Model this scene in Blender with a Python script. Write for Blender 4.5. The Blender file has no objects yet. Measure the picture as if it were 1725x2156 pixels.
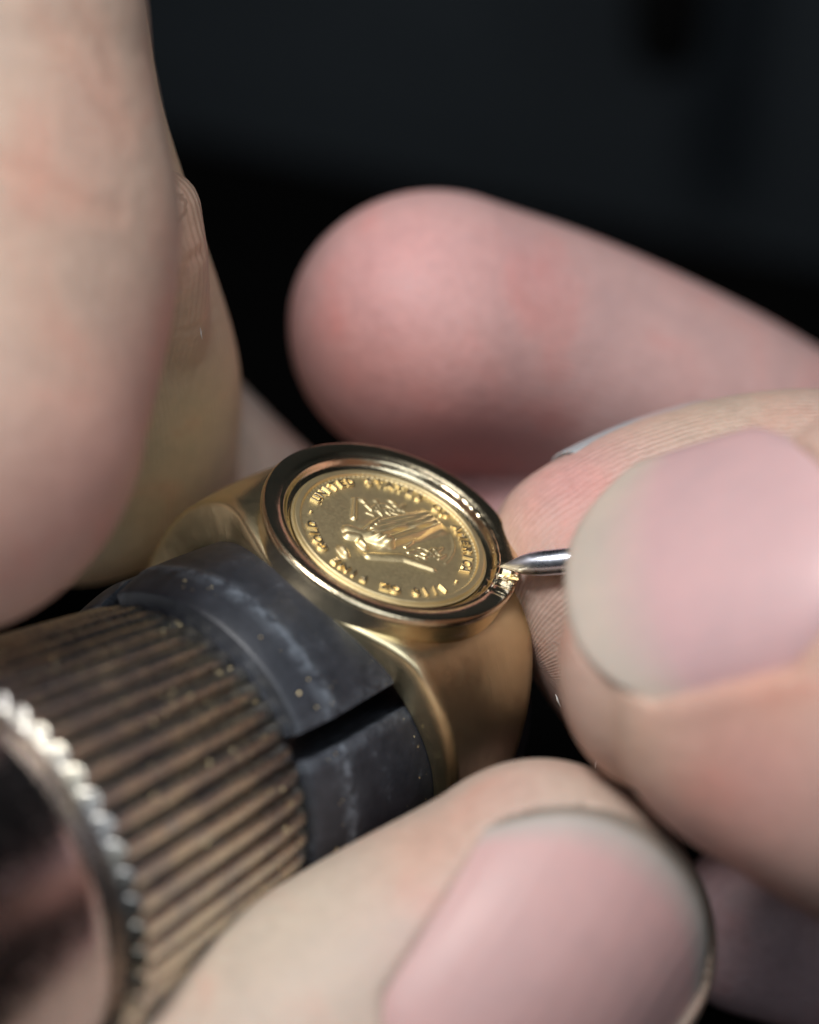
import bpy, bmesh, math, random
import numpy as np
from mathutils import Vector, Matrix
from mathutils.bvhtree import BVHTree
random.seed(7); rng = np.random.default_rng(7)
C = bpy.context.scene.collection
SC = bpy.context.scene
PI = math.pi
# ------------------------------------------------------------------ camera (1 unit = 1 cm)
DIST, FPX = 18.0, 6840.0            # distance to the coin, focal length in px of a 1725x2156 picture
PITCH = math.radians(35)
cam_d = bpy.data.cameras.new('camera'); cam = bpy.data.objects.new('camera', cam_d); C.objects.link(cam)
FOC = Vector((0, 0, 0))
R_cam = Matrix.Rotation(PI/2 - PITCH, 4, 'X')
cam.matrix_world = Matrix.Translation(FOC) @ R_cam @ Matrix.Translation((0, 0, DIST))
cam_d.sensor_fit = 'VERTICAL'; cam_d.lens = 200; cam_d.sensor_height = 200*2156/FPX; cam_d.sensor_width = 200*1725/FPX
cam_d.clip_start = 0.5; cam_d.clip_end = 500
cam_d.dof.use_dof = True; cam_d.dof.focus_distance = DIST - 0.02
cam_d.dof.aperture_fstop = 0.2/0.76
SC.camera = cam
M = cam.matrix_world.copy()
def at(x, y, h):                    # a point of the photograph (1725 wide) at a height h in front of the coin -> world
    d = DIST - h
    return M @ Vector(((x-862.5)*d/FPX, -(y-1078)*d/FPX, -d))
def vd(x, y, z):                    # a direction given right / up / towards the viewer -> world
    return (M.to_3x3() @ Vector((x, y, z))).normalized()
# ------------------------------------------------------------------ light
w = bpy.data.worlds.new('World'); SC.world = w; w.use_nodes = True
w.node_tree.nodes['Background'].inputs[0].default_value = (0.75, 0.85, 1, 1)
w.node_tree.nodes['Background'].inputs[1].default_value = 0.022
def area(name, pos, target, size, power, col, sy=None):
    l = bpy.data.lights.new(name, 'AREA'); l.energy = power; l.color = col; l.size = size
    if sy: l.shape = 'RECTANGLE'; l.size_y = sy
    o = bpy.data.objects.new(name, l); C.objects.link(o)
    p = M @ Vector((pos[0], pos[1], pos[2]-DIST)); t = M @ Vector((target[0], target[1], target[2]-DIST))
    o.location = p; o.rotation_euler = (t-p).to_track_quat('-Z', 'Y').to_euler()
    return o
area('bench_lamp', (-5.5, 14, 16), (0, 0, 0), 6.5, 4300, (1.0, 0.98, 0.96))
area('front_fill', (7, 6, 28), (0, 0, 0), 20, 2900, (0.86, 0.93, 1.0))  # unseen soft fill, added from the viewer's side
area('side_light', (-24, -7, 5), (0, -1, 0), 13, 750, (0.93, 0.96, 1.0))
area('coin_fill', (4, 22, 12), (0, 0, 0), 9, 500, (0.95, 0.97, 1.0))  # unseen soft light, added overhead to brighten the coin
SC.view_settings.view_transform = 'Standard'; SC.view_settings.look = 'None'
SC.view_settings.exposure = 0; SC.view_settings.gamma = 1
SC.cycles.max_bounces = 8
# ------------------------------------------------------------------ materials
def mat(name):
    m = bpy.data.materials.new(name); m.use_nodes = True
    nt = m.node_tree; b = nt.nodes['Principled BSDF']
    return m, nt, b
def N(nt, t, **kw):
    n = nt.nodes.new(t)
    for k, v in kw.items():
        if hasattr(n, k): setattr(n, k, v)
        else: n.inputs[k].default_value = v
    return n
def noise(nt, scale, detail=4, vec=None, rough=0.6, dist=0.0):
    n = N(nt, 'ShaderNodeTexNoise'); n.inputs['Scale'].default_value = scale; n.inputs['Detail'].default_value = detail
    n.inputs['Roughness'].default_value = rough; n.inputs['Distortion'].default_value = dist
    if vec is not None: nt.links.new(vec, n.inputs['Vector'])
    return n
def ramp(nt, fac, stops):
    r = N(nt, 'ShaderNodeValToRGB'); e = r.color_ramp.elements
    while len(e) < len(stops): e.new(0.5)
    for i, (p, c) in enumerate(stops):
        e[i].position = p; e[i].color = c if len(c) == 4 else (*c, 1)
    nt.links.new(fac, r.inputs[0]); return r
def bump(nt, h, strength, dist, b, prev=None):
    n = N(nt, 'ShaderNodeBump'); n.inputs['Strength'].default_value = strength; n.inputs['Distance'].default_value = dist
    nt.links.new(h, n.inputs['Height'])
    if prev: nt.links.new(prev.outputs[0], n.inputs['Normal'])
    nt.links.new(n.outputs[0], b.inputs['Normal']); return n
def mixc(nt, fac, a, c, mode='MIX'):
    n = N(nt, 'ShaderNodeMix', data_type='RGBA', blend_type=mode)
    for s, v in ((0, fac), (6, a), (7, c)):
        if hasattr(v, 'links'): nt.links.new(v, n.inputs[s])
        else: n.inputs[s].default_value = v if s == 0 else (*v, 1)
    return n.outputs[2]
def mathn(nt, op, a, b=None):
    n = N(nt, 'ShaderNodeMath', operation=op)
    for s, v in ((0, a), (1, b)):
        if v is None: continue
        if hasattr(v, 'links'): nt.links.new(v, n.inputs[s])
        else: n.inputs[s].default_value = v
    return n.outputs[0]

def skin_material():
    m, nt, b = mat('skin')
    at_ = N(nt, 'ShaderNodeAttribute', attribute_name='tone')
    fp = N(nt, 'ShaderNodeAttribute', attribute_name='print')
    tc = N(nt, 'ShaderNodeTexCoord')
    blot = noise(nt, 1.6, 5, tc.outputs['Object'], 0.55, 0.6)
    r = ramp(nt, blot.outputs[0], [(0.3, (0.86, 0.90, 0.92)), (0.52, (1, 1, 1)), (0.72, (1.08, 0.86, 0.84))])
    c = mixc(nt, 0.8, at_.outputs['Color'], r.outputs[0], 'MULTIPLY')
    fine = noise(nt, 14, 6, tc.outputs['Object'], 0.65)
    r2 = ramp(nt, fine.outputs[0], [(0.35, (0.90, 0.88, 0.87)), (0.65, (1.06, 1.05, 1.05))])
    c = mixc(nt, 0.7, c, r2.outputs[0], 'MULTIPLY')
    # ridge lines: bands across the finger, running along it
    wv = N(nt, 'ShaderNodeTexWave', wave_type='BANDS', bands_direction='X'); wv.inputs['Scale'].default_value = 6.0
    wv.inputs['Distortion'].default_value = 3.5; wv.inputs['Detail'].default_value = 2; wv.inputs['Detail Scale'].default_value = 0.7
    nt.links.new(fp.outputs['Vector'], wv.inputs['Vector'])
    patch = noise(nt, 1.1, 2, tc.outputs['Object'])
    pm = ramp(nt, patch.outputs[0], [(0.38, (0.15,)*3), (0.6, (1,)*3)])
    ra = N(nt, 'ShaderNodeAttribute', attribute_name='ridge')
    h = mathn(nt, 'MULTIPLY', mathn(nt, 'MULTIPLY', wv.outputs['Fac'], pm.outputs[0]), ra.outputs['Fac'])
    r3 = ramp(nt, h, [(0.0, (0.93, 0.90, 0.88)), (0.7, (1.04, 1.04, 1.04))])
    c = mixc(nt, 0.35, c, r3.outputs[0], 'MULTIPLY')
    nt.links.new(c, b.inputs['Base Color'])
    pore = N(nt, 'ShaderNodeTexVoronoi'); pore.inputs['Scale'].default_value = 22; nt.links.new(tc.outputs['Object'], pore.inputs['Vector'])
    wr = noise(nt, 5, 5, tc.outputs['Object'], 0.6, 0.8)
    n1 = bump(nt, h, 0.6, 0.012, b)
    n2 = bump(nt, pore.outputs['Distance'], 0.25, 0.01, b, n1)
    n3 = bump(nt, wr.outputs[0], 0.22, 0.035, b, n2)
    b.inputs['Roughness'].default_value = 0.52
    rr = ramp(nt, fine.outputs[0], [(0.3, (0.44,)*3), (0.7, (0.62,)*3)]); nt.links.new(rr.outputs[0], b.inputs['Roughness'])
    b.inputs['Specular IOR Level'].default_value = 0.42
    b.inputs['Subsurface Weight'].default_value = 0.22
    b.inputs['Subsurface Radius'].default_value = (1.0, 0.40, 0.28)
    b.inputs['Subsurface Scale'].default_value = 0.16
    return m
def nail_material(name, bed, edge, e0, dirt=None, soft=0.14):
    m, nt, b = mat(name)
    a = N(nt, 'ShaderNodeAttribute', attribute_name='nailuv')
    sp = N(nt, 'ShaderNodeSeparateXYZ'); nt.links.new(a.outputs['Vector'], sp.inputs[0])
    stops = [(0.0, tuple(x*0.97 for x in bed)), (e0-soft, bed), (e0, edge), (0.98, edge if not dirt else dirt)]
    r = ramp(nt, sp.outputs[1], stops)
    tc = N(nt, 'ShaderNodeTexCoord')
    nz = noise(nt, 3.0, 4, tc.outputs['Object'])
    r2 = ramp(nt, nz.outputs[0], [(0.3, (0.9, 0.9, 0.92)), (0.7, (1.06, 1.0, 1.0))])
    c = mixc(nt, 0.8, r.outputs[0], r2.outputs[0], 'MULTIPLY'); nt.links.new(c, b.inputs['Base Color'])
    wv = N(nt, 'ShaderNodeTexNoise'); wv.inputs['Scale'].default_value = 1.0; wv.inputs['Detail'].default_value = 5
    mp = N(nt, 'ShaderNodeMapping'); mp.inputs['Scale'].default_value = (11, 1.0, 1); nt.links.new(a.outputs['Vector'], mp.inputs[0]); nt.links.new(mp.outputs[0], wv.inputs['Vector'])
    bump(nt, wv.outputs[0], 0.3, 0.02, b)
    b.inputs['Roughness'].default_value = 0.45
    b.inputs['Subsurface Weight'].default_value = 0.2; b.inputs['Subsurface Radius'].default_value = (1, 0.4, 0.3); b.inputs['Subsurface Scale'].default_value = 0.1
    return m
def gold_material(name, col, rough, bstr, streak=False, scratch=0.0):
    m, nt, b = mat(name)
    tc = N(nt, 'ShaderNodeTexCoord')
    b.inputs['Metallic'].default_value = 1
    nz = noise(nt, 6, 5, tc.outputs['Object'])
    r = ramp(nt, nz.outputs[0], [(0.3, tuple(x*0.93 for x in col)), (0.7, col)])
    nt.links.new(r.outputs[0], b.inputs['Base Color'])
    mp = N(nt, 'ShaderNodeMapping'); mp.inputs['Scale'].default_value = (18, 18, 90) if streak else (60, 60, 60)
    nt.links.new(tc.outputs['Object'], mp.inputs[0])
    sc = noise(nt, 1.0, 2, mp.outputs[0], 0.5)
    rr = ramp(nt, sc.outputs[0], [(0.25, (rough*0.93,)*3), (0.75, (min(1, rough*1.08),)*3)]); nt.links.new(rr.outputs[0], b.inputs['Roughness'])
    n1 = bump(nt, sc.outputs[0], bstr*0.35, 0.004, b)
    lo = noise(nt, 3.2, 2, tc.outputs['Object']); n2 = bump(nt, lo.outputs[0], 0.12, 0.06, b, n1)
    mp2 = N(nt, 'ShaderNodeMapping'); mp2.inputs['Scale'].default_value = (4, 60, 9); mp2.inputs['Rotation'].default_value = (0.4, 0.9, 0.3)
    nt.links.new(tc.outputs['Object'], mp2.inputs[0]); s2 = noise(nt, 1.0, 3, mp2.outputs[0], 0.5, 0.3)
    sr = ramp(nt, s2.outputs[0], [(0.60, (0,)*3), (0.66, (1,)*3)]); bump(nt, sr.outputs[0], scratch, 0.004, b, n2)
    return m
M_SKIN = skin_material()
M_GOLD = gold_material('brushed_gold', (0.97, 0.83, 0.52), 0.33, 0.05, True, 0.10)
M_BEZEL = gold_material('polished_gold', (0.88, 0.74, 0.50), 0.2, 0.9)
M_COIN = gold_material('coin_gold', (0.95, 0.78, 0.45), 0.48, 0.03)
M_LETTER = gold_material('bright_coin_gold', (0.99, 0.86, 0.60), 0.3, 0.1)
def steel_material(name, col, rough):
    m, nt, b = mat(name); tc = N(nt, 'ShaderNodeTexCoord')
    b.inputs['Metallic'].default_value = 1; b.inputs['Base Color'].default_value = (*col, 1)
    nz = noise(nt, 9, 5, tc.outputs['Object']); rr = ramp(nt, nz.outputs[0], [(0.3, (rough*0.7,)*3), (0.7, (rough*1.4,)*3)])
    nt.links.new(rr.outputs[0], b.inputs['Roughness']); bump(nt, nz.outputs[0], 0.1, 0.01, b)
    return m
M_STEEL = steel_material('polished_steel', (0.72, 0.76, 0.86), 0.3)
M_SHAFT = steel_material('dark_chromed_steel', (0.46, 0.39, 0.38), 0.22)
def collar_material():
    m, nt, b = mat('tarnished_bronze'); tc = N(nt, 'ShaderNodeTexCoord')
    b.inputs['Metallic'].default_value = 1.0
    nz = noise(nt, 2.2, 6, tc.outputs['Object'], 0.7)
    r = ramp(nt, nz.outputs[0], [(0.25, (0.30, 0.30, 0.33)), (0.45, (0.52, 0.50, 0.47)), (0.58, (0.80, 0.74, 0.60)), (0.72, (0.42, 0.50, 0.60))])
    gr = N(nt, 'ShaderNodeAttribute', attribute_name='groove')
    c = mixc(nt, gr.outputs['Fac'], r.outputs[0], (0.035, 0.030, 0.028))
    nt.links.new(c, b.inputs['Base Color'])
    f = noise(nt, 26, 5, tc.outputs['Object'], 0.7)
    rr = ramp(nt, f.outputs[0], [(0.3, (0.2,)*3), (0.75, (0.42,)*3)]); nt.links.new(rr.outputs[0], b.inputs['Roughness'])
    n1 = bump(nt, f.outputs[0], 0.3, 0.01, b); bump(nt, nz.outputs[0], 0.2, 0.04, b, n1)
    return m
M_COLLAR = collar_material()
def jaw_material():
    m, nt, b = mat('black_plastic'); tc = N(nt, 'ShaderNodeTexCoord')
    nz = noise(nt, 7, 7, tc.outputs['Object'], 0.75)
    r = ramp(nt, nz.outputs[0], [(0.35, (0.022, 0.025, 0.032)), (0.6, (0.040, 0.044, 0.055)), (0.74, (0.12, 0.135, 0.16))])
    wr = N(nt, 'ShaderNodeAttribute', attribute_name='wear')
    wz = noise(nt, 12, 6, tc.outputs['Object'], 0.8)
    wf = ramp(nt, wz.outputs[0], [(0.42, (0,)*3), (0.62, (1,)*3)])
    f = mathn(nt, 'MULTIPLY', wr.outputs['Fac'], wf.outputs[0])
    c = mixc(nt, f, r.outputs[0], (0.20, 0.23, 0.27)); nt.links.new(c, b.inputs['Base Color'])
    b.inputs['Roughness'].default_value = 0.42
    n1 = bump(nt, nz.outputs[0], 0.35, 0.015, b)
    return m
M_JAW = jaw_material()

# ------------------------------------------------------------------ object helpers
def tag(o, label=None, cat=None, group=None, kind=None):
    if label: o['label'] = label
    if cat: o['category'] = cat
    if group: o['group'] = group
    if kind: o['kind'] = kind
    return o
def empty(name, mw):
    o = bpy.data.objects.new(name, None); o.empty_display_size = 0.2; C.objects.link(o); o.matrix_world = mw; return o
def link(name, me, m, parent=None, smooth=True, mw=None):
    o = bpy.data.objects.new(name, me); C.objects.link(o)
    if m: me.materials.append(m)
    if smooth:
        me.polygons.foreach_set('use_smooth', [True]*len(me.polygons))
    if mw is not None: o.matrix_world = mw
    if parent: o.parent = parent
    return o
def mesh(name, V, F):
    me = bpy.data.meshes.new(name); me.from_pydata([tuple(v) for v in V], [], F); me.update(); return me
def grid_faces(nu, nv, wrap_u=False, wrap_v=False, off=0):
    F = []
    for i in range(nu if wrap_u else nu-1):
        for j in range(nv if wrap_v else nv-1):
            a = i*nv+j; b = i*nv+(j+1) % nv; c = ((i+1) % nu)*nv+(j+1) % nv; d = ((i+1) % nu)*nv+j
            F.append((a+off, b+off, c+off, d+off))
    return F
def recalc(me):
    bm = bmesh.new(); bm.from_mesh(me); bmesh.ops.remove_doubles(bm, verts=bm.verts, dist=1e-5)
    bmesh.ops.recalc_face_normals(bm, faces=bm.faces); bm.to_mesh(me); bm.free(); return me
def lathe(prof, n=160, axis='Z', radial=None):      # prof: list of (r, z)
    V = []
    for i in range(n):
        t = 2*PI*i/n
        for (r, z) in prof:
            if radial: r, z = radial(r, z, t)
            V.append((r*math.cos(t), r*math.sin(t), z) if axis == 'Z' else (r*math.sin(t), z, r*math.cos(t)))
    return V, grid_faces(n, len(prof), wrap_u=True)
def smooth_profile(pts, k=6):
    P = np.array(pts, float); out = []
    for i in range(len(P)-1):
        p0 = P[max(i-1, 0)]; p1 = P[i]; p2 = P[i+1]; p3 = P[min(i+2, len(P)-1)]
        for j in range(k):
            t = j/k
            out.append(0.5*((2*p1)+(-p0+p2)*t+(2*p0-5*p1+4*p2-p3)*t*t+(-p0+3*p1-3*p2+p3)*t**3))
    out.append(P[-1]); return np.array(out)
def attr_color(me, name, cols):
    a = me.attributes.new(name, 'FLOAT_COLOR', 'POINT'); c = np.ones((len(me.vertices), 4)); c[:, :3] = cols; a.data.foreach_set('color', c.ravel())
def attr_vec(me, name, v):
    a = me.attributes.new(name, 'FLOAT_VECTOR', 'POINT'); a.data.foreach_set('vector', np.asarray(v, float).ravel())
def attr_f(me, name, v):
    a = me.attributes.new(name, 'FLOAT', 'POINT'); a.data.foreach_set('value', np.asarray(v, float).ravel())

# ------------------------------------------------------------------ ring frame: X along the band, Y away from the handle, Z up through the coin
n_ = Vector((0.315, 0.75, 0.58)).normalized()
a_ = Vector((-0.617, -0.302, 0.726)); a_ = (a_ - a_.dot(n_)*n_).normalized()
b_ = n_.cross(a_)
R3 = M.to_3x3()
Xw, Yw, Zw = R3@b_, R3@(-a_), R3@n_
RING_H = 1.22
origin = at(820, 1130, 0) - Zw*RING_H
RM = Matrix((( Xw.x, Yw.x, Zw.x, origin.x), (Xw.y, Yw.y, Zw.y, origin.y), (Xw.z, Yw.z, Zw.z, origin.z), (0, 0, 0, 1)))
def rl(x, y, z): return RM @ Vector((x, y, z))

# ------------------------------------------------------------------ setting
def sheet(name, pts, m, th):
    bm = bmesh.new()
    vs = [bm.verts.new(p) for p in pts]; f = bm.faces.new(vs)
    nrm = (pts[1]-pts[0]).cross(pts[2]-pts[1]).normalized()
    if (nrm.z < 0 and abs(nrm.z) > 0.7) or (abs(nrm.z) <= 0.7 and nrm.dot(M.translation-pts[0]) < 0): nrm = -nrm
    r = bmesh.ops.extrude_face_region(bm, geom=[f])
    for v in r['geom']:
        if isinstance(v, bmesh.types.BMVert): v.co -= nrm*th
    bmesh.ops.recalc_face_normals(bm, faces=bm.faces)
    me = bpy.data.meshes.new(name); bm.to_mesh(me); bm.free()
    o = link(name, me, m, smooth=False); return tag(o, kind='structure')
m_bench, nt, b = mat('black_bench_leather')
tc = N(nt, 'ShaderNodeTexCoord'); nz = noise(nt, 0.8, 5, tc.outputs['Object'])
r = ramp(nt, nz.outputs[0], [(0.3, (0.0012,)*3), (0.7, (0.0022,)*3)]); nt.links.new(r.outputs[0], b.inputs['Base Color'])
b.inputs['Roughness'].default_value = 0.9; b.inputs['Specular IOR Level'].default_value = 0.03; bump(nt, nz.outputs[0], 0.3, 0.1, b)
m_cloth, nt, b = mat('dark_slate_cloth')
tc = N(nt, 'ShaderNodeTexCoord'); nz = noise(nt, 0.06, 3, tc.outputs['Object']); wz = noise(nt, 2, 6, tc.outputs['Object'])
r = ramp(nt, nz.outputs[0], [(0.3, (0.013, 0.016, 0.019)), (0.7, (0.027, 0.034, 0.040))]); nt.links.new(r.outputs[0], b.inputs['Base Color'])
b.inputs['Roughness'].default_value = 0.9; b.inputs['Specular IOR Level'].default_value = 0.1; bump(nt, wz.outputs[0], 0.5, 0.2, b)
bz = -6.5
def bench_pt(x, y):                 # the point where the ray through (x, y) of the picture meets the bench top
    o = M.translation; d = (at(x, y, 0)-o); t = (bz-o.z)/d.z; return o+d*t
pA, pB = bench_pt(300, 265), bench_pt(1725, 560)
e = (pB-pA).normalized(); back = Vector((0, 0, 1)).cross(e)
sheet('workbench', [pA-e*60, pB+e*60, pB+e*60-back*60, pA-e*60-back*60], m_bench, 2.0)
sheet('backdrop_cloth', [pA-e*90+back*1.0+Vector((0, 0, -3)), pB+e*90+back*1.0+Vector((0, 0, -3)), pB+e*90+back*14+Vector((0, 0, 50)), pA-e*90+back*14+Vector((0, 0, 50))], m_cloth, 0.5)

# ------------------------------------------------------------------ signet ring
ring = empty('signet_ring', RM)
tag(ring, 'gold signet ring set with a round coin, gripped by the black jaws', 'ring')
def sstep(a, b, x): t = np.clip((x-a)/(b-a), 0, 1); return t*t*(3-2*t)
BR = 0.735                               # bezel radius
ZB = 1.12                                # underside of the bezel lip
def ring_section(th):
    at_ = abs(th)
    hw_sh = 0.60*(1-sstep(0.15, 1.65, at_)) + 0.27*sstep(0.15, 1.65, at_)
    ro_sh = 1.30 - 0.08*sstep(0.6, 1.4, at_) - 0.02*sstep(1.5, 3.0, at_)
    ro_sh -= 0.045*math.sin(th)
    return hw_sh, ro_sh
V = []; TH = 220
for i in range(TH):
    th = -PI + 2*PI*i/TH
    hs, ro = ring_section(th)
    RI = 1.045
    x = RI*1.08*math.sin(th) if abs(th) < PI/2 else 9
    bulge = math.sqrt(max(0, (BR-0.012)**2 - x*x)) if abs(x) < BR-0.012 else 0
    k = 0.22
    hw = max(hs, bulge) + 0.25*k*max(0, 1-abs(hs-bulge)/k)**2
    if abs(th) < 1.2: ro_top = ZB/math.cos(th)
    else: ro_top = 9
    r_out = min(ro, ro_top)
    kk = 0.10; dd = abs(ro-ro_top)
    if dd < kk: r_out -= 0.25*kk*(1-dd/kk)**2
    over = max(0, hw-hs)
    ri_edge = RI - 0.60*over              # the skirt hangs lower where the bezel overhangs
    c = 0.035
    sec = []
    for y in np.linspace(-hw+c, hw-c, 9): sec.append((RI - (RI-ri_edge)*abs(y/hw)**3, y))
    sec.append((ri_edge+0.008, hw-0.008)); 
    for t in (0.12, 0.35, 0.6, 0.85): sec.append((ri_edge+(r_out-ri_edge)*t, hw-0.02*t))
    sec.append((r_out-0.02, hw-0.024)); 
    for s in np.linspace(1, -1, 15): sec.append((r_out + 0.02*(1-s*s) - 0.004, (hw-0.03-c*0.3)*s))
    sec.append((r_out-0.02, -hw+0.024))
    for t in (0.85, 0.6, 0.35, 0.12): sec.append((ri_edge+(r_out-ri_edge)*t, -hw+0.02*t))
    sec.append((ri_edge+0.008, -hw+0.008))
    for (r, y) in sec: V.append((r*math.sin(th), y, r*math.cos(th)))
me = mesh('shank', V, grid_faces(TH, len(sec), True, True)); recalc(me)
link('shank', me, M_GOLD, ring)
# bezel
prof = smooth_profile([(0.70, 0.98), (0.722, 1.06), (0.732, 1.15), (0.742, 1.20), (0.752, 1.235), (0.750, 1.262), (0.736, 1.276), (0.716, 1.277)], 5)
prof = [tuple(p) for p in prof] + [(0.70, 1.2745), (0.68, 1.271), (0.648, 1.265), (0.642, 1.256), (0.636, 1.262), (0.628, 1.262), (0.620, 1.252), (0.610, 1.234), (0.602, 1.220), (0.59, 1.214), (0.575, 1.211), (0.565, 1.206), (0.55, 1.19), (0.50, 1.18)]
tip_l = RM.inverted() @ at(1052, 1192, -0.02)
T_TIP = math.atan2(tip_l.y, tip_l.x)
def brad(r, z, t):
    d = (t-T_TIP+PI) % (2*PI) - PI
    if z > 1.2 and r > 0.6:
        # fresh graver cuts in the rim
        for (c0, wd, dp) in ((-0.10, 0.030, 0.030), (-0.20, 0.05, 0.022), (0.06, 0.04, 0.012), (-0.34, 0.03, 0.01)):
            g = max(0, 1-abs(d-c0)/wd)
            z -= dp*g*(1 if r > 0.67 else 0.5)
        if 0.61 < r < 0.645: z += 0.0035*math.sin(t*37+2*math.sin(t*9))*math.sin(t*13)*max(0, math.cos((t-T_TIP-0.55)*0.8))**4
    return r, z
V, F = lathe(prof, 420, 'Z', brad); me = mesh('bezel', V, F); recalc(me)
link('bezel', me, M_BEZEL, ring)
# coin with struck relief
CZ = 1.196
def coin_height(x, y):
    r = np.hypot(x, y)
    h = np.zeros_like(r)
    h += 0.022*sstep(0.535, 0.548, r)*(1-sstep(0.575, 0.588, r))
    h += 0.004*np.maximum(0, np.sin(np.arctan2(y, x)*110))*sstep(0.525, 0.532, r)*(1-sstep(0.54, 0.547, r))
    
    def seg(x0, y0, x1, y1, w0, w1, hh):
        dx, dy = x1-x0, y1-y0; L2 = dx*dx+dy*dy
        t = np.clip(((x-x0)*dx+(y-y0)*dy)/L2, 0, 1); d = np.hypot(x-x0-t*dx, y-y0-t*dy); w = w0+(w1-w0)*t
        return hh*np.sqrt(np.clip(1-(d/w)**2, 0, 1))
    A = []
    def zi(zx, zy):                     # relief drawn in the tilted view of the coin -> coin plane
        dx, dy = 605.4+.3052*zx-838, 947.5+.3052*zy-1120
        X_ = (dx+2.035*dy)/727.8; return X_, 1.939*X_-dy/115
    def st(zx0, zy0, zx1, zy1, w0, w1, hh): A.append(seg(*zi(zx0, zy0), *zi(zx1, zy1), w0, w1, hh))
    # the wing is a tilted plane, high along its lower edge
    wx, wy = zi(860, 500); d1 = np.array(zi(1060, 450))-np.array([wx, wy]); d1 /= np.linalg.norm(d1)
    d2 = np.array(zi(880, 590))-np.array([wx, wy]); d2 -= d1*(d1@d2); d2 /= np.linalg.norm(d2)
    pu = (x-wx)*d1[0]+(y-wy)*d1[1]; pv = (x-wx)*d2[0]+(y-wy)*d2[1]
    wing = 0.034*np.clip((pv+0.13)/0.24, 0, 1)*(1-sstep(0.07, 0.15, pv))*(1-sstep(0.20, 0.30, np.abs(pu)))
    # a bird with one long raised wing, a tall sprig above it, a low hill and a nest of twigs below
    for k in range(8):
        t = k/7
        st(700-90*t, 455+95*t, 1020+110*t, 395+95*t, 0.016, 0.012, 0.024+0.008*(k % 2))
    st(620, 560, 860, 500, 0.030, 0.022, 0.024)
    st(800, 620, 960, 580, 0.016, 0.020, 0.036); st(960, 580, 1130, 505, 0.020, 0.010, 0.034)
    st(480, 520, 760, 620, 0.050, 0.040, 0.038)
    st(560, 540, 690, 440, 0.020, 0.014, 0.034)
    st(430, 655, 450, 690, 0.034, 0.026, 0.046)
    st(560, 610, 585, 640, 0.030, 0.022, 0.046)
    st(470, 560, 540, 570, 0.030, 0.030, 0.036)
    st(510, 290, 505, 430, 0.012, 0.018, 0.026)
    st(505, 290, 570, 300, 0.012, 0.012, 0.022)
    for k in range(9):
        st(560+34*k, 300+(k % 3)*34, 600+34*k, 330+(k % 2)*44, 0.013, 0.008, 0.014)
        st(600+30*k, 390-(k % 3)*24, 650+30*k, 410-(k % 2)*34, 0.010, 0.008, 0.012)
    st(620, 700, 860, 715, 0.030, 0.034, 0.022); st(860, 715, 1080, 800, 0.034, 0.016, 0.022)
    for k in range(13):
        st(880+20*k, 640+(k*37 % 90), 930+20*k, 610+(k*53 % 110), 0.009, 0.006, 0.016)
    for k in range(9):
        a0 = -0.75+0.17*k; a1 = a0+0.18
        st(1000+235*math.cos(a0), 620+190*math.sin(a0), 1000+235*math.cos(a1), 620+190*math.sin(a1), 0.007, 0.007, 0.010)
    H = np.maximum.reduce(A)
    H = 0.66*H
    H = H + wing*(1+0.25*np.sin(pv*150+pu*12))
    for _ in range(7):
        H = (H + np.roll(H, 1, 0) + np.roll(H, -1, 0) + np.roll(H, 1, 1) + np.roll(H, -1, 1))/5
    return h + H*(1-sstep(0.40, 0.43, r))
ng = 300; g = np.linspace(-1, 1, ng)
rr_ = np.linspace(0.0, 0.598, 190); tt_ = np.linspace(0, 2*PI, 520, endpoint=False)
RR, TT = np.meshgrid(rr_, tt_)
ROT = 0.0
X = RR*np.cos(TT); Y = RR*np.sin(TT)
cx, cy = X*math.cos(ROT)-Y*math.sin(ROT), X*math.sin(ROT)+Y*math.cos(ROT)
Hc = coin_height(cx, cy)
V = np.stack([X, Y, CZ+Hc], -1).reshape(-1, 3)
me = mesh('coin', V, grid_faces(520, 190, wrap_u=True)); recalc(me)
if me.polygons[1000].normal.z < 0: me.flip_normals()
coin = link('coin', me, M_COIN, ring); coin.scale = (0.955, 0.955, 1.0); coin.location = (0, 0, 0.020)
# legend round the coin
def text_mesh(ch, size, depth):
    cu = bpy.data.curves.new('t', 'FONT'); cu.body = ch; cu.size = size; cu.extrude = depth; cu.bevel_depth = size*0.035; cu.bevel_resolution = 1
    cu.align_x = 'CENTER'; cu.resolution_u = 3
    o = bpy.data.objects.new('t', cu); C.objects.link(o); dg = bpy.context.evaluated_depsgraph_get(); me = bpy.data.meshes.new_from_object(o.evaluated_get(dg))
    bpy.data.objects.remove(o); return me
cache = {}
def legend(text, a_start, a_end, rad, size):
    for i, ch in enumerate(text):
        if ch == ' ': continue
        if ch not in cache: 
            m_ = text_mesh(ch, size, 0.008); cache[ch] = ([v.co.copy() for v in m_.vertices], [tuple(p.vertices) for p in m_.polygons])
        vs, fs = cache[ch]
        a = a_start + (a_end-a_start)*i/(len(text)-1)
        out_v = []
        for v in vs:
            r0 = rad + v.y*1.0; aa = a
            x0, y0 = v.x, r0
            ang = aa - PI/2
            out_v.append((x0*math.cos(ang)-y0*math.sin(ang), x0*math.sin(ang)+y0*math.cos(ang), CZ+0.008+v.z))
        link('letter', mesh('letter', out_v, fs), M_LETTER, coin, smooth=False)
legend('UNITED STATES OF AMERICA \u00b7 1/10 OZ FINE GOLD \u00b7 ', math.radians(200), math.radians(200-352), 0.452, 0.080)

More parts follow.
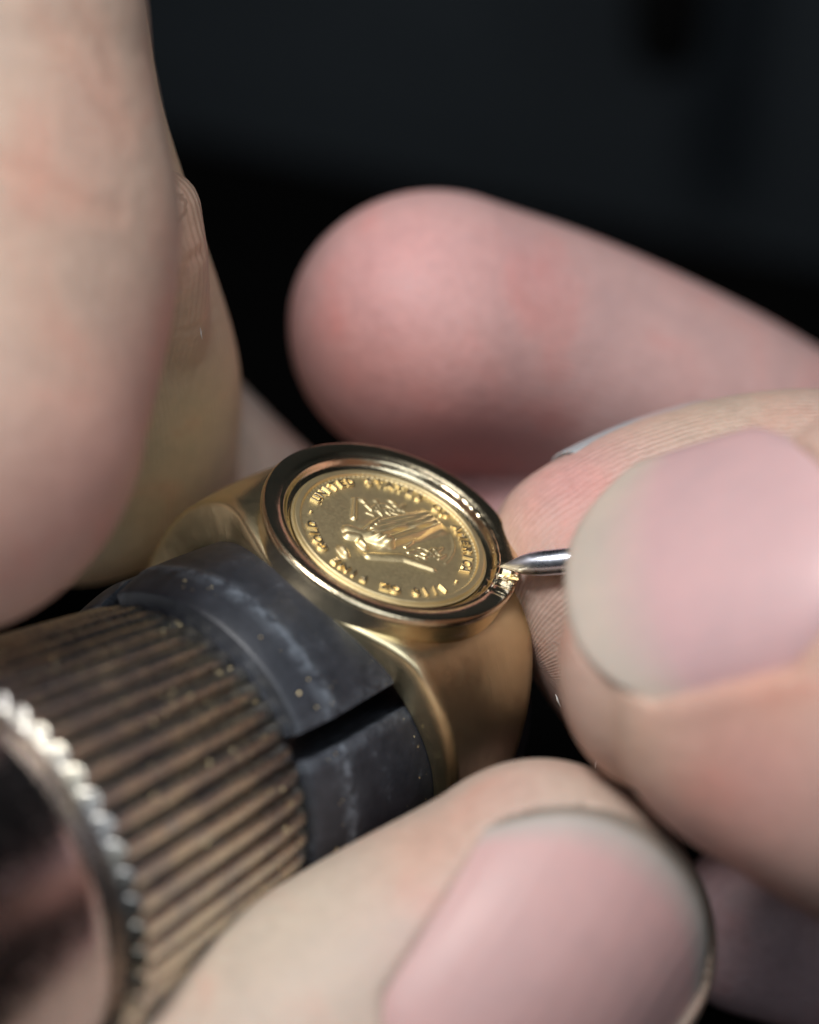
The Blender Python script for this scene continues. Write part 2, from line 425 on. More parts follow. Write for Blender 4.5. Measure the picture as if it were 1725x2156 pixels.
# ------------------------------------------------------------------ ring clamp
clamp = empty('ring_clamp', RM @ Matrix.Translation((0, -1.5, 0)))
tag(clamp, 'engraver\'s ring clamp with black plastic jaws and a fluted bronze collar', 'clamp')
CM = clamp.matrix_world.copy()
def to_clamp(me): me.transform(Matrix.Translation((0, 1.5, 0))); return me
SLOT = math.radians(41); GAP = 0.045
Y_R, YC0 = -1.06, -1.28
def jaw_mesh(a0, a1):
    prof = [(1.0, YC0-0.02), (1.02, YC0+0.01), (1.062, Y_R-0.03), (1.068, Y_R+0.02), (1.064, Y_R+0.06), (1.055, -0.8), (1.035, -0.5), (1.02, -0.2), (1.02, 0.55), (1.00, 0.57)]
    prof = [tuple(p) for p in smooth_profile(prof, 3)]
    inner = [(0.35, 0.57), (0.35, YC0-0.02)]
    P = prof+inner; nP = len(P); NA = 36
    V, wear = [], []
    for i in range(NA+1):
        s = i/NA
        for (r, y) in P:
            d = GAP/r if r > 0.5 else GAP/0.5
            aa = (a0+d) + ((a1-d)-(a0+d))*s
            rr = r
            if i in (0, NA) and r > 0.5: rr = r-0.010
            V.append((rr*math.sin(aa), y, rr*math.cos(aa)))
            wear.append(max(0, 1-abs(y-Y_R)/0.07)*(r > 0.5)*0.9 + (0.35 if i in (0, 1, NA-1, NA) and r > 0.5 else 0))
    F = grid_faces(NA+1, nP, False, True)
    F += [tuple(range(nP))[::-1], tuple(NA*nP+j for j in range(nP))]
    me = mesh('jaw', V, F); attr_f(me, 'wear', wear)
    bm = bmesh.new(); bm.from_mesh(me); bmesh.ops.recalc_face_normals(bm, faces=bm.faces)
    for e in bm.edges:
        if len(e.link_faces) == 2 and e.calc_face_angle(0) > 0.7: e.smooth = False
    bm.to_mesh(me); bm.free()
    mid = (a0+a1)/2; top = max(0, math.cos(mid)); off = 0.02+0.05*top
    me.transform(Matrix.Translation((off*math.sin(mid), 0, off*math.cos(mid))))
    return to_clamp(me)
for k in range(4):
    a0 = SLOT + k*PI/2
    link('jaw', jaw_mesh(a0, a0+PI/2), M_JAW, clamp)
    bpy.context.view_layer.update()
# central expanding pin inside the jaws
V, F = lathe([(0.0, 0.4), (0.30, 0.4), (0.34, 0.3), (0.34, -1.6), (0.0, -1.6)], 48, 'Y'); me = mesh('expander_pin', V, F); recalc(me); to_clamp(me)
link('expander_pin', me, M_SHAFT)
bpy.data.objects['expander_pin'].parent = clamp
# fluted collar
CF = YC0-0.012; NF = 50; YE = -2.85
def collar_r(y): 
    s = max(0, (y-CF)/(YE-CF)); return 1.0 + 0.19*s**0.85
ys = [CF, CF-0.005, CF-0.02, CF-0.05, CF-0.09] + list(np.linspace(CF-0.17, YE+0.14, 16)) + list(np.linspace(YE+0.07, YE, 12)) + [YE-0.005]
NA = NF*12; V, groove = [], []
for i in range(NA):
    t = 2*PI*i/NA; ph = (i % 12)/12
    sh = abs(math.sin(PI*ph))**0.55
    V.append((0.6*math.sin(t), CF, 0.6*math.cos(t))); groove.append(0)
    for y in ys:
        r0 = collar_r(y)
        d = 0.058*(1-sh)
        if y > CF-0.09: ed = (y-CF+0.09)/0.09; r0 -= 0.045*ed**2; d *= (1-0.5*ed)
        rc = min(r0-d, collar_r(YE)-(YE+0.07-y)) if y < YE+0.07 else r0-d
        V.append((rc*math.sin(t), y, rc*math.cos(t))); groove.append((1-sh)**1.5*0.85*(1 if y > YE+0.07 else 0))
    V.append((0.8*math.sin(t), YE-0.02, 0.8*math.cos(t))); groove.append(0)
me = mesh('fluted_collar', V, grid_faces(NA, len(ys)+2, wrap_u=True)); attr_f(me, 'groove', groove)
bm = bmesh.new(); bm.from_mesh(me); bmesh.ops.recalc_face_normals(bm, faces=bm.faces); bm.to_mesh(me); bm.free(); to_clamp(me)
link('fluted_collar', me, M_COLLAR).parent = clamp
V, F = lathe([(0.0, YE+0.1), (1.0, YE+0.1), (1.0, YE-0.07), (1.02, YE-0.08), (1.09, YE-0.10), (1.115, YE-0.14), (1.12, YE-0.22), (1.12, -7), (1.0, -12), (0.95, -13), (0.0, -13)], 128, 'Y')
me = mesh('handle', V, F); recalc(me); to_clamp(me); link('handle', me, M_SHAFT).parent = clamp

# ------------------------------------------------------------------ graver
g0 = at(1052, 1193, 0.0); g1 = at(1700, 1140, 0.36)
gd = (g1-g0).normalized(); q = gd.to_track_quat('Y', 'Z'); GM = Matrix.Translation(g0) @ q.to_matrix().to_4x4()
grav = empty('graver', GM); tag(grav, 'pointed steel engraving tool pinched between finger and thumb', 'tool')
V, F = lathe([(0.0, 0.0), (0.004, 0.002), (0.030, 0.07), (0.052, 0.125), (0.066, 0.18), (0.073, 0.25), (0.075, 0.40), (0.075, 4.2)], 48, 'Y')
me = mesh('steel_point', V, F)
for v in me.vertices:       # ground facet under the tip
    if v.co.y < 0.2: v.co.z = max(v.co.z, -0.010-0.30*v.co.y)
recalc(me); link('steel_point', me, M_STEEL, grav)
V, F = lathe([(0.0, 4.1), (0.16, 4.1), (0.28, 4.3), (0.30, 6.5), (0.9, 8.2), (1.1, 9.2), (0.7, 10.0), (0.0, 10.1)], 48, 'Y')
m_w, nt, b = mat('dark_wood'); tc = N(nt, 'ShaderNodeTexCoord'); nz = noise(nt, 3, 4, tc.outputs['Object']); r = ramp(nt, nz.outputs[0], [(0.3, (0.06, 0.03, 0.015)), (0.7, (0.14, 0.07, 0.03))]); nt.links.new(r.outputs[0], b.inputs[0]); b.inputs['Roughness'].default_value = 0.4
me = mesh('handle', V, F); recalc(me); link('handle', me, m_w, grav)

# ------------------------------------------------------------------ hands
def catmull(P, t):
    n = len(P); i = min(int(t), n-2); u = t-i
    p0 = P[max(i-1, 0)]; p1 = P[i]; p2 = P[i+1]; p3 = P[min(i+2, n-1)]
    if i == 0: p0 = 2*p1-p2
    if i == n-2: p3 = 2*p2-p1
    return 0.5*((2*p1)+(-p0+p2)*u+(2*p0-5*p1+4*p2-p3)*u*u+(-p0+3*p1-3*p2+p3)*u**3)
class Finger:
    # pts listed from the tip backwards: (x, y, h, half width, half thickness); back = direction of the back of the finger
    def __init__(s, pts, back, cap, p=2.3, tone=(0.5, 0.35, 0.29), sec=2.15, bumps=(), ridge=0.12, own=True):
        s.ridge = ridge; s.own = own
        s.tone = tone
        W = np.array([tuple(at(a, b, c)) for (a, b, c, *_) in pts]); Rr = np.array([(q[3], q[4]) for q in pts])
        back = np.array(tuple(back)); ts = np.linspace(0, len(pts)-1, 24*(len(pts)-1)+1)
        P = np.array([catmull(W, t) for t in ts]); Q = np.array([catmull(Rr, t) for t in ts])
        T = np.gradient(P, axis=0); T /= np.linalg.norm(T, axis=1)[:, None]
        t0 = T[0]
        k = 22; cs = np.sin(np.linspace(PI/2, 0, k, endpoint=False))          # 1 .. >0
        capP = np.array([P[0]-t0*cap*c for c in cs]); f = (1-np.minimum(cs, 1)**p)**(1/p)
        f[0] = 0.02
        capQ = Q[0][None, :]*f[:, None]
        s.P = np.vstack([capP, P]); s.Q = np.vstack([capQ, Q]); s.T = np.vstack([np.repeat(t0[None], k, 0), T])
        S = np.cross(s.T, back); S /= np.linalg.norm(S, axis=1)[:, None]; s.S = S; s.Nn = np.cross(S, s.T)
        L = np.r_[0, np.cumsum(np.linalg.norm(np.diff(s.P, axis=0), axis=1))]; s.L = L
        for (c0, wd, am) in bumps:          # joint creases and swellings along the finger
            s.Q = s.Q*(1+am*np.exp(-((L-c0)/wd)**2))[:, None]
        s.sec = sec
    def mesh(s):
        nA = 56; V = []
        for i in range(len(s.P)):
            for j in range(nA):
                a = 2*PI*j/nA; ca, sa = math.cos(a), math.sin(a); e = 2/s.sec
                V.append(s.P[i] + s.S[i]*s.Q[i, 0]*math.copysign(abs(ca)**e, ca) + s.Nn[i]*s.Q[i, 1]*math.copysign(abs(sa)**e, sa))
        n = len(s.P); F = grid_faces(n, nA, False, True); F += [tuple(range(nA)), tuple((n-1)*nA+j for j in range(nA))[::-1]]
        return V, F
    def coords(s, X):                       # normalised distance, length, angle for points X
        idx = np.arange(0, len(s.P), 3); P = s.P[idx]
        best = np.full(len(X), 1e9); bi = np.zeros(len(X), int)
        for c, i in enumerate(idx):
            d = np.linalg.norm(X-P[c], axis=1)/max(s.Q[i].mean(), 0.35); mm = d < best; best[mm] = d[mm]; bi[mm] = i
        D = X-s.P[bi]; a = np.arctan2((D*s.Nn[bi]).sum(1), (D*s.S[bi]).sum(1))
        return best, s.L[bi]+(D*s.T[bi]).sum(1), a*s.Q[:, 0].max()
def hand(name, fingers, palms, spots, voxel, relax, label, creases=()):
    V, F = [], []
    for f in fingers:
        v, fc = f.mesh(); o = len(V); V += v; F += [tuple(i+o for i in q) for q in fc]
    for pm in palms:
        v, fc = pm.mesh(); o = len(V); V += v; F += [tuple(i+o for i in q) for q in fc]
    me = mesh('tmp', V, F)
    bm = bmesh.new(); bm.from_mesh(me); bmesh.ops.recalc_face_normals(bm, faces=bm.faces); bm.to_mesh(me); bm.free()
    o = bpy.data.objects.new('tmp', me); C.objects.link(o)
    md = o.modifiers.new('r', 'REMESH'); md.mode = 'VOXEL'; md.voxel_size = voxel; md.adaptivity = 0
    sm = o.modifiers.new('s', 'SMOOTH'); sm.factor = 0.5; sm.iterations = relax
    dg = bpy.context.evaluated_depsgraph_get(); me2 = bpy.data.meshes.new_from_object(o.evaluated_get(dg))
    bpy.data.objects.remove(o); me2.name = name
    nv = len(me2.vertices); X = np.zeros(nv*3); me2.vertices.foreach_get('co', X); X = X.reshape(-1, 3)
    Nr = np.zeros(nv*3); me2.vertices.foreach_get('normal', Nr); Nr = Nr.reshape(-1, 3)
    allf = list(fingers)+list(palms); B = np.full(nv, 1e9); pr = np.zeros((nv, 3)); tone = np.zeros((nv, 3)); wsum = np.zeros(nv); rg = np.zeros(nv)
    for k, f in enumerate(allf):
        d, l, a = f.coords(X)
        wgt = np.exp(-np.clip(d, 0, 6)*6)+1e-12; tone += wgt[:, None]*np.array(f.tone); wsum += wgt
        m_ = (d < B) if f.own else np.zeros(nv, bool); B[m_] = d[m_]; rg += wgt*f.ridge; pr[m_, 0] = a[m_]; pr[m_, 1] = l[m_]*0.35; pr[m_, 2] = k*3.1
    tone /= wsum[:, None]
    tr = BVHTree.FromPolygons([tuple(v) for v in X], [tuple(p.vertices) for p in me2.polygons])
    def snap(x, y, h):                       # the point of the skin seen at (x, y), if it lies near the height h
        q = at(x, y, h); d = (q-M.translation).normalized(); r = tr.ray_cast(M.translation, d)
        return np.array(tuple(r[0] if r[0] is not None and (r[0]-q).length < 1.3 else q))
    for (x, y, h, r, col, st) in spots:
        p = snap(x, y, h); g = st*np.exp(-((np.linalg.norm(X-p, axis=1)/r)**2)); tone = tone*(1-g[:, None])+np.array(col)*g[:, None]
    for cr in creases:                       # skin folds: polylines pressed into the surface
        pts = np.array([snap(*q) for q in cr[0]]); wd, dp = cr[1], cr[2]
        dmin = np.full(nv, 9.)
        for i in range(len(pts)-1):
            a, b2 = pts[i], pts[i+1]; ab = b2-a; t = np.clip(((X-a)@ab)/(ab@ab), 0, 1); dmin = np.minimum(dmin, np.linalg.norm(X-a-t[:, None]*ab, axis=1))
        if len(cr) > 3: g = 0.22*np.exp(-(dmin/(wd*2))**2); tone = tone*(1-g[:, None])+np.array(cr[3])*g[:, None]
        X = X - Nr*(dp*(np.exp(-(dmin/wd)**2) - 0.45*np.exp(-((dmin-2.2*wd)/wd)**2)))[:, None]
    me2.vertices.foreach_set('co', X.ravel()); me2.update()
    attr_color(me2, 'tone', tone); attr_vec(me2, 'print', pr); attr_f(me2, 'ridge', rg/wsum)
    hob = link(name, me2, M_SKIN); tag(hob, label, 'hand')
    return hob
def nail(hob, P1, P0, hw, nrm, m, corner=0.3, lift=0.012, fold=0.03, th=0.028, label=None, over=0.04, reach=1.0, fi=0):
    """P1 middle of the free edge, P0 middle of the cuticle (picture points); fitted to the finger below it."""
    me = hob.data; nv = len(me.vertices); X = np.zeros(nv*3); me.vertices.foreach_get('co', X); X = X.reshape(-1, 3)
    pv = np.zeros(nv*3); me.attributes['print'].data.foreach_get('vector', pv); own = np.abs(pv.reshape(-1, 3)[:, 2]-fi*3.1) < 0.5
    tr = BVHTree.FromPolygons([tuple(v) for v in X], [tuple(p.vertices) for p in me.polygons if own[p.vertices[0]]])
    Nn = vd(*nrm); p1, p0 = at(*P1), at(*P0); A = (p1-p0); A = A-Nn*A.dot(Nn); L = A.length; A.normalize(); S = A.cross(Nn)
    o = (p0+p1)/2; o0 = p0
    hits = []
    for u in np.linspace(-0.95, 0.95, 15):
        for v in np.linspace(0.0, 1.0, 15):
            q = o0 + A*(v*L) + S*(u*hw); src = q+Nn*reach
            h = tr.ray_cast(src, -Nn)
            if h[0] is not None and abs((h[0]-o).dot(Nn)) < 2.0: hits.append((u, v, (h[0]-o0).dot(Nn)))
    Hh = np.array(hits); 
    def basis(u, v): return np.stack([np.ones_like(u), u, v, u*u, v*v, u*v], -1)
    med = np.median(Hh[:, 2]); Hh = Hh[Hh[:, 2] > med-0.7]
    co, *_ = np.linalg.lstsq(basis(Hh[:, 0], Hh[:, 1]), Hh[:, 2], rcond=None)
    nu, nvv = 33, 33; V, uv = [], []
    for side in (0, 1):
        for i in range(nu):
            u = -1+2*i/(nu-1)
            e1 = 1+over-corner*(abs(u)**2.6); e0 = 0.0+0.28*(abs(u)**2.4)
            for j in range(nvv):
                t = j/(nvv-1); v = e0+(e1-e0)*t
                z = float(basis(np.array(u), np.array(v))@co) + lift - (th if side else 0) - 0.05*abs(u)**6
                if side == 0: z -= 0.02*(max(0, 0.12-t)/0.12)**2
                V.append(o0 + A*(v*L) + S*(u*hw) + Nn*z); uv.append((u, t, 0))
    n1 = nu*nvv; F = grid_faces(nu, nvv) + [tuple(reversed(f)) for f in grid_faces(nu, nvv, off=n1)]
    for i in range(nu-1):
        for j in (0, nvv-1):
            a, b2 = i*nvv+j, (i+1)*nvv+j; F.append((a, b2, b2+n1, a+n1))
    for j in range(nvv-1):
        for i in (0, nu-1):
            a, b2 = i*nvv+j, i*nvv+j+1; F.append((a, b2, b2+n1, a+n1))
    nm = mesh('fingernail', V, F); attr_vec(nm, 'nailuv', uv)
    bm = bmesh.new(); bm.from_mesh(nm); bmesh.ops.recalc_face_normals(bm, faces=bm.faces); bm.to_mesh(nm); bm.free()
    ob = link('fingernail', nm, m, hob)
    if label: ob['label'] = label
    # seat the nail: press the skin under it down, raise a fold along its sides and cuticle
    D = X-np.array(tuple(o0)); u = D@np.array(tuple(S))/hw; v = D@np.array(tuple(A))/L; z = D@np.array(tuple(Nn)); zq = basis(u, v)@co
    e1 = 1-corner*np.abs(np.clip(u, -1, 1))**2.6; e0 = 0.28*np.abs(np.clip(u, -1, 1))**2.4
    near = own & (np.abs(z-zq) < 0.5) & (np.abs(u) < 1.6) & (v > -0.5) & (v < 1.4)
    du = (np.abs(u)-1)*hw; d0 = (e0-v)*L; dmax = np.maximum(du, d0)        # > 0 outside at the sides or behind the cuticle
    w_in = near*(v < e1+0.04)*sstep(-0.005, 0.055, -dmax)                # smooth edge, no steps
    X += np.array(tuple(Nn))*(w_in*np.minimum(0, zq-th*1.1-z))[:, None]
    ring_ = near & (v < e1)
    X += np.array(tuple(Nn))*(ring_*fold*np.exp(-((dmax-0.06)/0.06)**2))[:, None]
    me.vertices.foreach_set('co', X.ravel()); me.update()
    return ob

TAN = (0.56, 0.41, 0.325); PINK = (0.60, 0.33, 0.31); PALE = (0.58, 0.46, 0.38); YEL = (0.50, 0.37, 0.20); ROSE = (0.58, 0.38, 0.36)
# --- the hand on the left: forefinger and middle finger above the clamp, thumb below it
LA = Finger([(-60, 900, 1.5, 0.88, 0.84), (-42, 620, 1.35, 1.03, 0.86), (-48, 420, 1.3, 1.08, 0.86), (-62, 180, 1.2, 0.97, 0.86), (-90, -90, 1.1, 0.91, 0.88), (-300, -500, 0.6, 0.98, 0.92), (-900, -900, -0.4, 1.0, 0.95), (-1500, -900, -1.4, 1.05, 1.0), (-2300, -300, -2.2, 1.1, 1.1)],
            vd(-0.6, 0.2, -0.8), 1.06, 1.75, TAN)
LB = Finger([(205, 960, -1.6, 0.88, 0.72), (205, 800, -1.15, 0.86, 0.72), (165, 560, -0.65, 0.74, 0.68), (90, 300, -0.4, 0.70, 0.68), (-60, -150, -0.5, 0.78, 0.75), (-500, -650, -1.2, 0.85, 0.8), (-1400, -600, -2.4, 1.0, 1.0), (-2300, 0, -3.0, 1.1, 1.1)],
            vd(-0.5, 0.2, -0.8), 0.72, 2.3, (0.74, 0.56, 0.38), ridge=1.1)
LF = Finger([(343, 432, 0.05, 0.20, 0.24), (352, 560, -0.12, 0.22, 0.26), (325, 720, -0.72, 0.3, 0.3), (270, 850, -1.25, 0.3, 0.3)], vd(-0.5, 0.2, -0.8), 0.20, 2.0, (0.60, 0.42, 0.31), ridge=0.8, own=False)
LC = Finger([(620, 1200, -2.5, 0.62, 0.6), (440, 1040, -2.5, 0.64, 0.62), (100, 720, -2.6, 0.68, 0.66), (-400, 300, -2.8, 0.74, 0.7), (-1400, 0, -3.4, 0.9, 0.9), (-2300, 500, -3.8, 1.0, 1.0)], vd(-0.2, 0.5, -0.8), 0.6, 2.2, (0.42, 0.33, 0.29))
LT = Finger([(1150, 1962, 0.95, 0.90, 0.80), (880, 2175, 1.05, 1.04, 0.86), (560, 2420, 1.15, 1.10, 0.92), (0, 2850, 1.0, 1.05, 1.0), (-900, 3100, 0.0, 1.2, 1.15), (-1900, 2600, -1.5, 1.4, 1.3), (-2700, 1500, -2.6, 1.6, 1.3)],
            vd(0.45, 0.2, 0.87), 0.84, 2.25, PALE)
LP = Finger([(-1700, -300, -2.2, 1.6, 1.3), (-2000, 600, -2.8, 2.2, 1.6), (-2300, 1600, -3.0, 2.0, 1.5)], vd(-1, 0, -0.3), 1.0, 2.2, TAN)
lspots = [(250, 1020, 2.0, 0.75, (0.60, 0.28, 0.24), 0.55), (330, 820, 1.8, 0.5, (0.62, 0.30, 0.25), 0.45), (60, 1180, 2.0, 0.7, (0.55, 0.28, 0.25), 0.4),
          (400, 880, -0.4, 0.5, YEL, 0.6), (300, 1080, -0.5, 0.5, YEL, 0.6), (400, 560, 0.3, 0.3, (0.62, 0.38, 0.28), 0.5),
          (200, 230, 2.0, 0.35, (0.60, 0.36, 0.29), 0.5), (150, 380, 2.0, 0.3, (0.60, 0.36, 0.29), 0.4),
          (940, 1960, 1.9, 0.5, ROSE, 0.35), (900, 1780, 1.7, 0.3, (0.66, 0.36, 0.27), 0.55), (1050, 1660, 1.3, 0.3, (0.62, 0.36, 0.30), 0.5), (500, 2000, 1.7, 0.7, (0.60, 0.48, 0.38), 0.6),
          (1460, 1860, 1.2, 0.35, (0.28, 0.18, 0.12), 0.6), (1000, 2030, 1.9, 0.3, (0.66, 0.3, 0.3), 0.5), (1470, 2060, 0.9, 0.5, (0.26, 0.17, 0.12), 0.7), (600, 1900, 1.7, 0.5, (0.62, 0.54, 0.44), 0.6)]  # the dark brown spots paint shade onto the thumb's right edge
RED = (0.60, 0.28, 0.20)
lcreases = [([(90, 40, 2.1), (170, 140, 2.15), (225, 215, 2.1), (265, 275, 2.0)], 0.05, 0.005, RED), ([(0, 335, 2.2), (110, 385, 2.2), (185, 430, 2.1), (250, 450, 2.0)], 0.05, 0.005, RED), ([(170, 10, 2.0), (215, 80, 2.0), (240, 170, 1.95)], 0.045, 0.003, RED),
            ([(425, 530, 0.1), (400, 550, 0.25), (375, 600, 0.25)], 0.03, 0.012, RED), ([(455, 650, -0.5), (410, 690, -0.1), (380, 700, 0)], 0.025, 0.008)]
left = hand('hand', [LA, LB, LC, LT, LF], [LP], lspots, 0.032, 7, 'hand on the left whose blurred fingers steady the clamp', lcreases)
# --- the hand on the right: forefinger and thumb pinch the graver, the other fingers curl behind
RC = Finger([(918, 695, -2.2, 0.87, 0.84), (1160, 765, -2.6, 0.86, 0.80), (1450, 885, -2.9, 0.82, 0.78), (1800, 1080, -3.2, 0.82, 0.80), (2400, 1350, -3.6, 0.90, 0.86), (3000, 1300, -3.8, 0.95, 0.9), (3700, 1500, -3.6, 1.1, 1.0)],
            vd(0.3, 0.7, -0.6), 0.93, 2.0, (0.62, 0.40, 0.38))
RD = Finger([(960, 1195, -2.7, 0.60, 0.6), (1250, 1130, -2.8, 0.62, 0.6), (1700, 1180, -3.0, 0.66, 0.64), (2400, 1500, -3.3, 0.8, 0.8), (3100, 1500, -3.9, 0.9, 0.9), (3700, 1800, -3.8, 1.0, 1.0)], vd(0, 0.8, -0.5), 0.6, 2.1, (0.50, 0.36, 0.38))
RB = Finger([(1335, 1278, -0.62, 0.96, 0.66), (1460, 1205, -0.66, 0.94, 0.70), (1660, 1140, -0.7, 0.88, 0.72), (2000, 1120, -0.6, 0.84, 0.76), (2500, 1000, -0.5, 0.90, 0.85), (3100, 1050, -1.2, 1.0, 0.95), (3700, 1500, -2.2, 1.15, 1.1)],
            vd(0.2, 0.22, -0.95), 0.70, 2.7, (0.60, 0.43, 0.36), ridge=0.5)
RA = Finger([(1455, 1335, 1.15, 0.86, 0.70), (1620, 1370, 1.4, 1.12, 0.80), (1850, 1390, 1.55, 1.38, 0.92), (2250, 1440, 1.3, 1.25, 0.98), (2850, 1650, 0.5, 1.15, 1.1), (3500, 2100, -0.8, 1.4, 1.35), (4100, 2500, -2.0, 1.6, 1.5)],
            vd(-0.12, 0.28, 0.95), 0.60, 2.3, (0.60, 0.41, 0.34))
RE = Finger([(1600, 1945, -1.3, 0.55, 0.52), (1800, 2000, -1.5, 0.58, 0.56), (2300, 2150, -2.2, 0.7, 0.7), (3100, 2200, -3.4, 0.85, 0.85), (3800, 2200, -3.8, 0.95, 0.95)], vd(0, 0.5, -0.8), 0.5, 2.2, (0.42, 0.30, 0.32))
RP = Finger([(3500, 1300, -2.6, 1.7, 1.2), (3800, 1900, -3.0, 2.2, 1.5), (4300, 2600, -3.2, 2.0, 1.5)], vd(1, 0, -0.2), 1.0, 2.2, TAN)
rspots = [(820, 560, -1.9, 0.6, (0.66, 0.28, 0.29), 0.45), (740, 800, -2.1, 0.55, (0.62, 0.27, 0.25), 0.5), (1130, 560, -2.4, 0.35, (0.64, 0.32, 0.32), 0.45), (900, 900, -2.2, 0.6, (0.62, 0.27, 0.24), 0.5), (990, 960, -2.6, 0.5, (0.5, 0.16, 0.14), 0.6),  # the dark red spot paints the shade under the middle finger
          (1200, 1010, -0.1, 0.40, (0.68, 0.32, 0.32), 0.65), (1120, 1500, -0.1, 0.3, (0.58, 0.36, 0.34), 0.5), (1500, 850, 0.0, 0.5, (0.60, 0.47, 0.36), 0.5),
          (1500, 1600, 2.2, 0.6, (0.66, 0.34, 0.27), 0.4), (1640, 1400, 2.3, 0.35, (0.60, 0.34, 0.24), 0.6), (1330, 1560, 1.8, 0.4, (0.60, 0.44, 0.32), 0.5), (1600, 1650, 2.2, 0.5, (0.66, 0.30, 0.28), 0.4)]  # the brown spot by the nail paints shade on the thumb's right side
rcreases = [([(1240, 1150, 0.2), (1245, 1300, 0.25), (1260, 1450, 0.2)], 0.05, 0.0)]
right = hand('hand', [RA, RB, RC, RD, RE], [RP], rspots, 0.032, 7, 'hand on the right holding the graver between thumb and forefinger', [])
m_n1 = nail_material('thumb_nail', (0.66, 0.43, 0.43), (0.62, 0.53, 0.45), 0.90, soft=0.24)
m_n2 = nail_material('worn_nail', (0.60, 0.37, 0.35), (0.44, 0.40, 0.36), 0.95, (0.26, 0.22, 0.18), soft=0.10)
m_n3 = nail_material('pale_nail', (0.55, 0.42, 0.40), (0.42, 0.44, 0.46), 0.5)
nail(right, (1205, 1245, 1.5), (1790, 1095, 2.2), 0.70, (-0.20, 0.15, 0.97), m_n1, corner=0.30, lift=0.014, fold=0.012, fi=0)
nail(right, (1165, 960, -0.92), (1500, 820, -1.05), 0.36, (-0.25, 0.72, -0.62), m_n3, corner=0.12, lift=0.03, fold=0.0, reach=2.0, fi=1)
nail(left, (1378, 1785, 1.5), (913, 2455, 1.8), 0.76, (0.38, 0.20, 0.90), m_n2, corner=0.24, lift=0.012, fold=0.0, label='thumbnail with a dirty worn free edge', fi=3)

# ------------------------------------------------------------------ gold filings on the clamp
bm = bmesh.new()
def chip(p, nrm, s):
    q = Vector(nrm).to_track_quat('Z', 'Y').to_matrix()
    ring3 = []
    for k in range(4):
        a = k*PI/2+random.random(); ring3.append(bm.verts.new(Vector(p)+q@Vector((math.cos(a)*s*random.uniform(.5, 1.3), math.sin(a)*s*random.uniform(.4, 1), random.uniform(0, s*0.5)))))
    top = bm.verts.new(Vector(p)+q@Vector((0, 0, s*0.9)))
    for k in range(4): bm.faces.new((ring3[k], ring3[(k+1) % 4], top))
for k in range(480):
    t = random.uniform(-0.5, 1.9)
    while abs(t-SLOT) < 0.07: t = random.uniform(-0.5, 1.9)
    y = random.uniform(-2.7, -1.4) if random.random() < .6 else random.uniform(-1.24, -0.3)
    r = collar_r(y) if y < CF else (1.052 if y < -0.95 else 1.03) + 0.02 + 0.05*max(0, math.cos(0 if t < SLOT else 1.5))
    s = random.choice([0.003, 0.004, 0.005, 0.006, 0.008, 0.011])
    d = Vector((math.sin(t), 0, math.cos(t))); chip(rl(*(d*r+Vector((0, y, 0)))), RM.to_3x3()@d, s)
me = bpy.data.meshes.new('gold_filings'); bm.to_mesh(me); bm.free()
o = link('gold_filings', me, M_COIN, smooth=False); tag(o, 'tiny gold filings scattered over the collar and jaws', 'filings', kind='stuff')
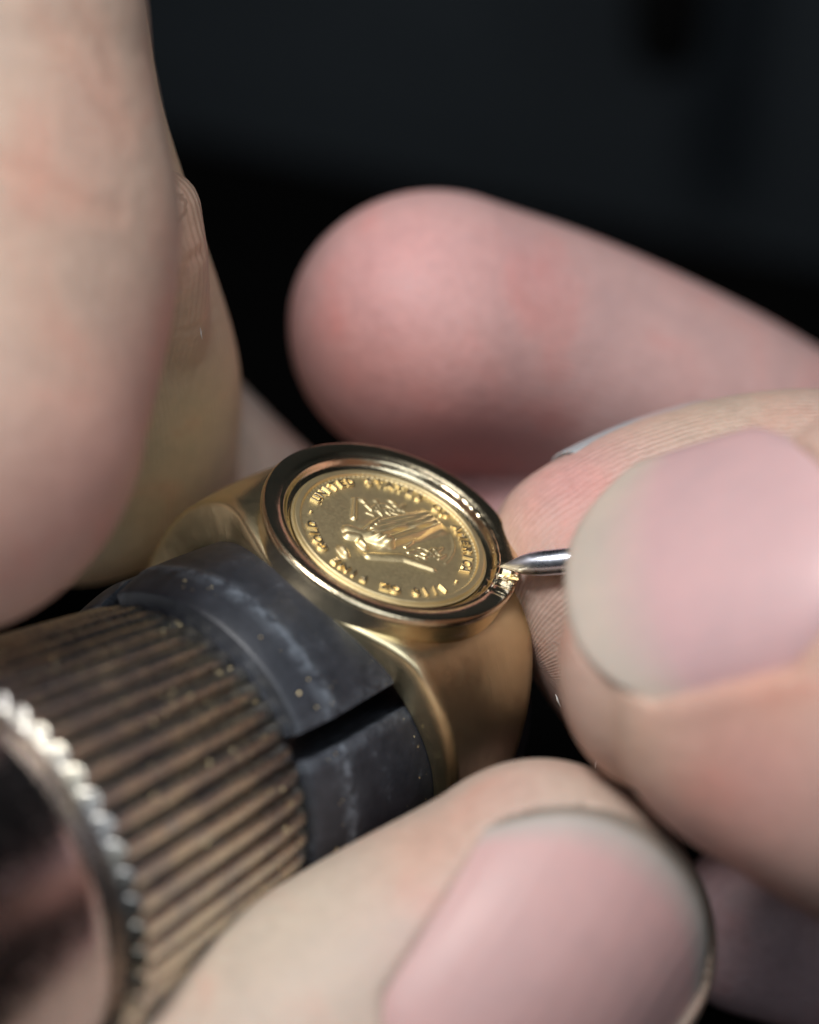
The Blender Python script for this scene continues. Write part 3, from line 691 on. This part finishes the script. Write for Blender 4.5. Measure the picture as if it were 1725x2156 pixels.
# fresh burr curled up in front of the graver
bm = bmesh.new()
for (dx, dy, s, ln) in ((0, 12, 0.020, 0.10), (-6, 30, 0.016, 0.07), (14, 20, 0.018, 0.09)):
    p = at(1058+dx, 1192+dy, 0.03); prev = None
    for k in range(7):
        a = k/6*2.2; c = p + vd(1, -0.35, 0)*(ln*math.sin(a)*0.7) + vd(0, 0.3, 1)*(ln*(1-math.cos(a))*0.4)
        wv = vd(0.25, 1, 0.2)*s*(1-0.08*k); cur = (bm.verts.new(c-wv), bm.verts.new(c+wv), bm.verts.new(c+vd(0, 0, 1)*0.006))
        if prev:
            for i in range(3): bm.faces.new((prev[i], prev[(i+1) % 3], cur[(i+1) % 3], cur[i]))
        prev = cur
me = bpy.data.meshes.new('gold_burr'); bm.to_mesh(me); bm.free(); 
o = link('gold_burr', me, M_LETTER, smooth=False); tag(o, 'bright curl of cut gold raised at the tip of the graver', 'burr')
# a dark rod of unknown identity hanging before the backdrop, far out of focus
p0 = at(1400, 150, -14); V, F = lathe([(0.0, 0.0), (0.16, 0.03), (0.30, 0.15), (0.36, 0.35), (0.38, 0.8), (0.33, 1.6), (0.30, 9.0), (0.0, 9.02)], 40, 'Z')
me = mesh('hanging_rod', V, F); recalc(me)
m_r, nt, b = mat('black_rubber'); tc = N(nt, 'ShaderNodeTexCoord'); nz = noise(nt, 4, 4, tc.outputs['Object']); r = ramp(nt, nz.outputs[0], [(0.3, (0.002,)*3), (0.7, (0.004,)*3)]); nt.links.new(r.outputs[0], b.inputs[0]); b.inputs['Roughness'].default_value = 0.9
b.inputs['Specular IOR Level'].default_value = 0.05
o = link('hanging_rod', me, m_r); o.location = p0; tag(o, 'black round ended rod hanging far behind, a dark blur before the slate cloth', 'tool')
# lint on the fingertip behind the graver
bm = bmesh.new()
for (x, y, h, dx, dy, w_) in ((1178, 1462, 0.05, 10, 26, 0.006), (1265, 1596, 0.10, -4, 22, 0.005), (1285, 1606, 0.12, 12, 14, 0.004), (430, 690, 0.0, 4, 24, 0.003)):
    pr_ = None
    for k in range(5):
        c = at(x-8+dx*k/4+0.6*math.sin(k*2), y+dy*k/4, h+0.01*math.sin(k)); sc = w_*(1-abs(k-2)/3.0)
        cur = [bm.verts.new(c+vd(1, 0, 0)*sc*math.cos(a)+vd(0, 0.3, 1)*sc*math.sin(a)) for a in (0, PI/2, PI, 3*PI/2)]
        if pr_:
            for i in range(4): bm.faces.new((pr_[i], pr_[(i+1) % 4], cur[(i+1) % 4], cur[i]))
        pr_ = cur
me = bpy.data.meshes.new('lint'); bm.to_mesh(me); bm.free()
m_l, nt, b = mat('white_lint'); b.inputs['Base Color'].default_value = (0.7, 0.7, 0.68, 1); b.inputs['Roughness'].default_value = 0.6
o = link('lint', me, m_l); tag(o, 'tiny white flakes and fibres stuck to the fingertip behind the graver', 'lint', kind='stuff')
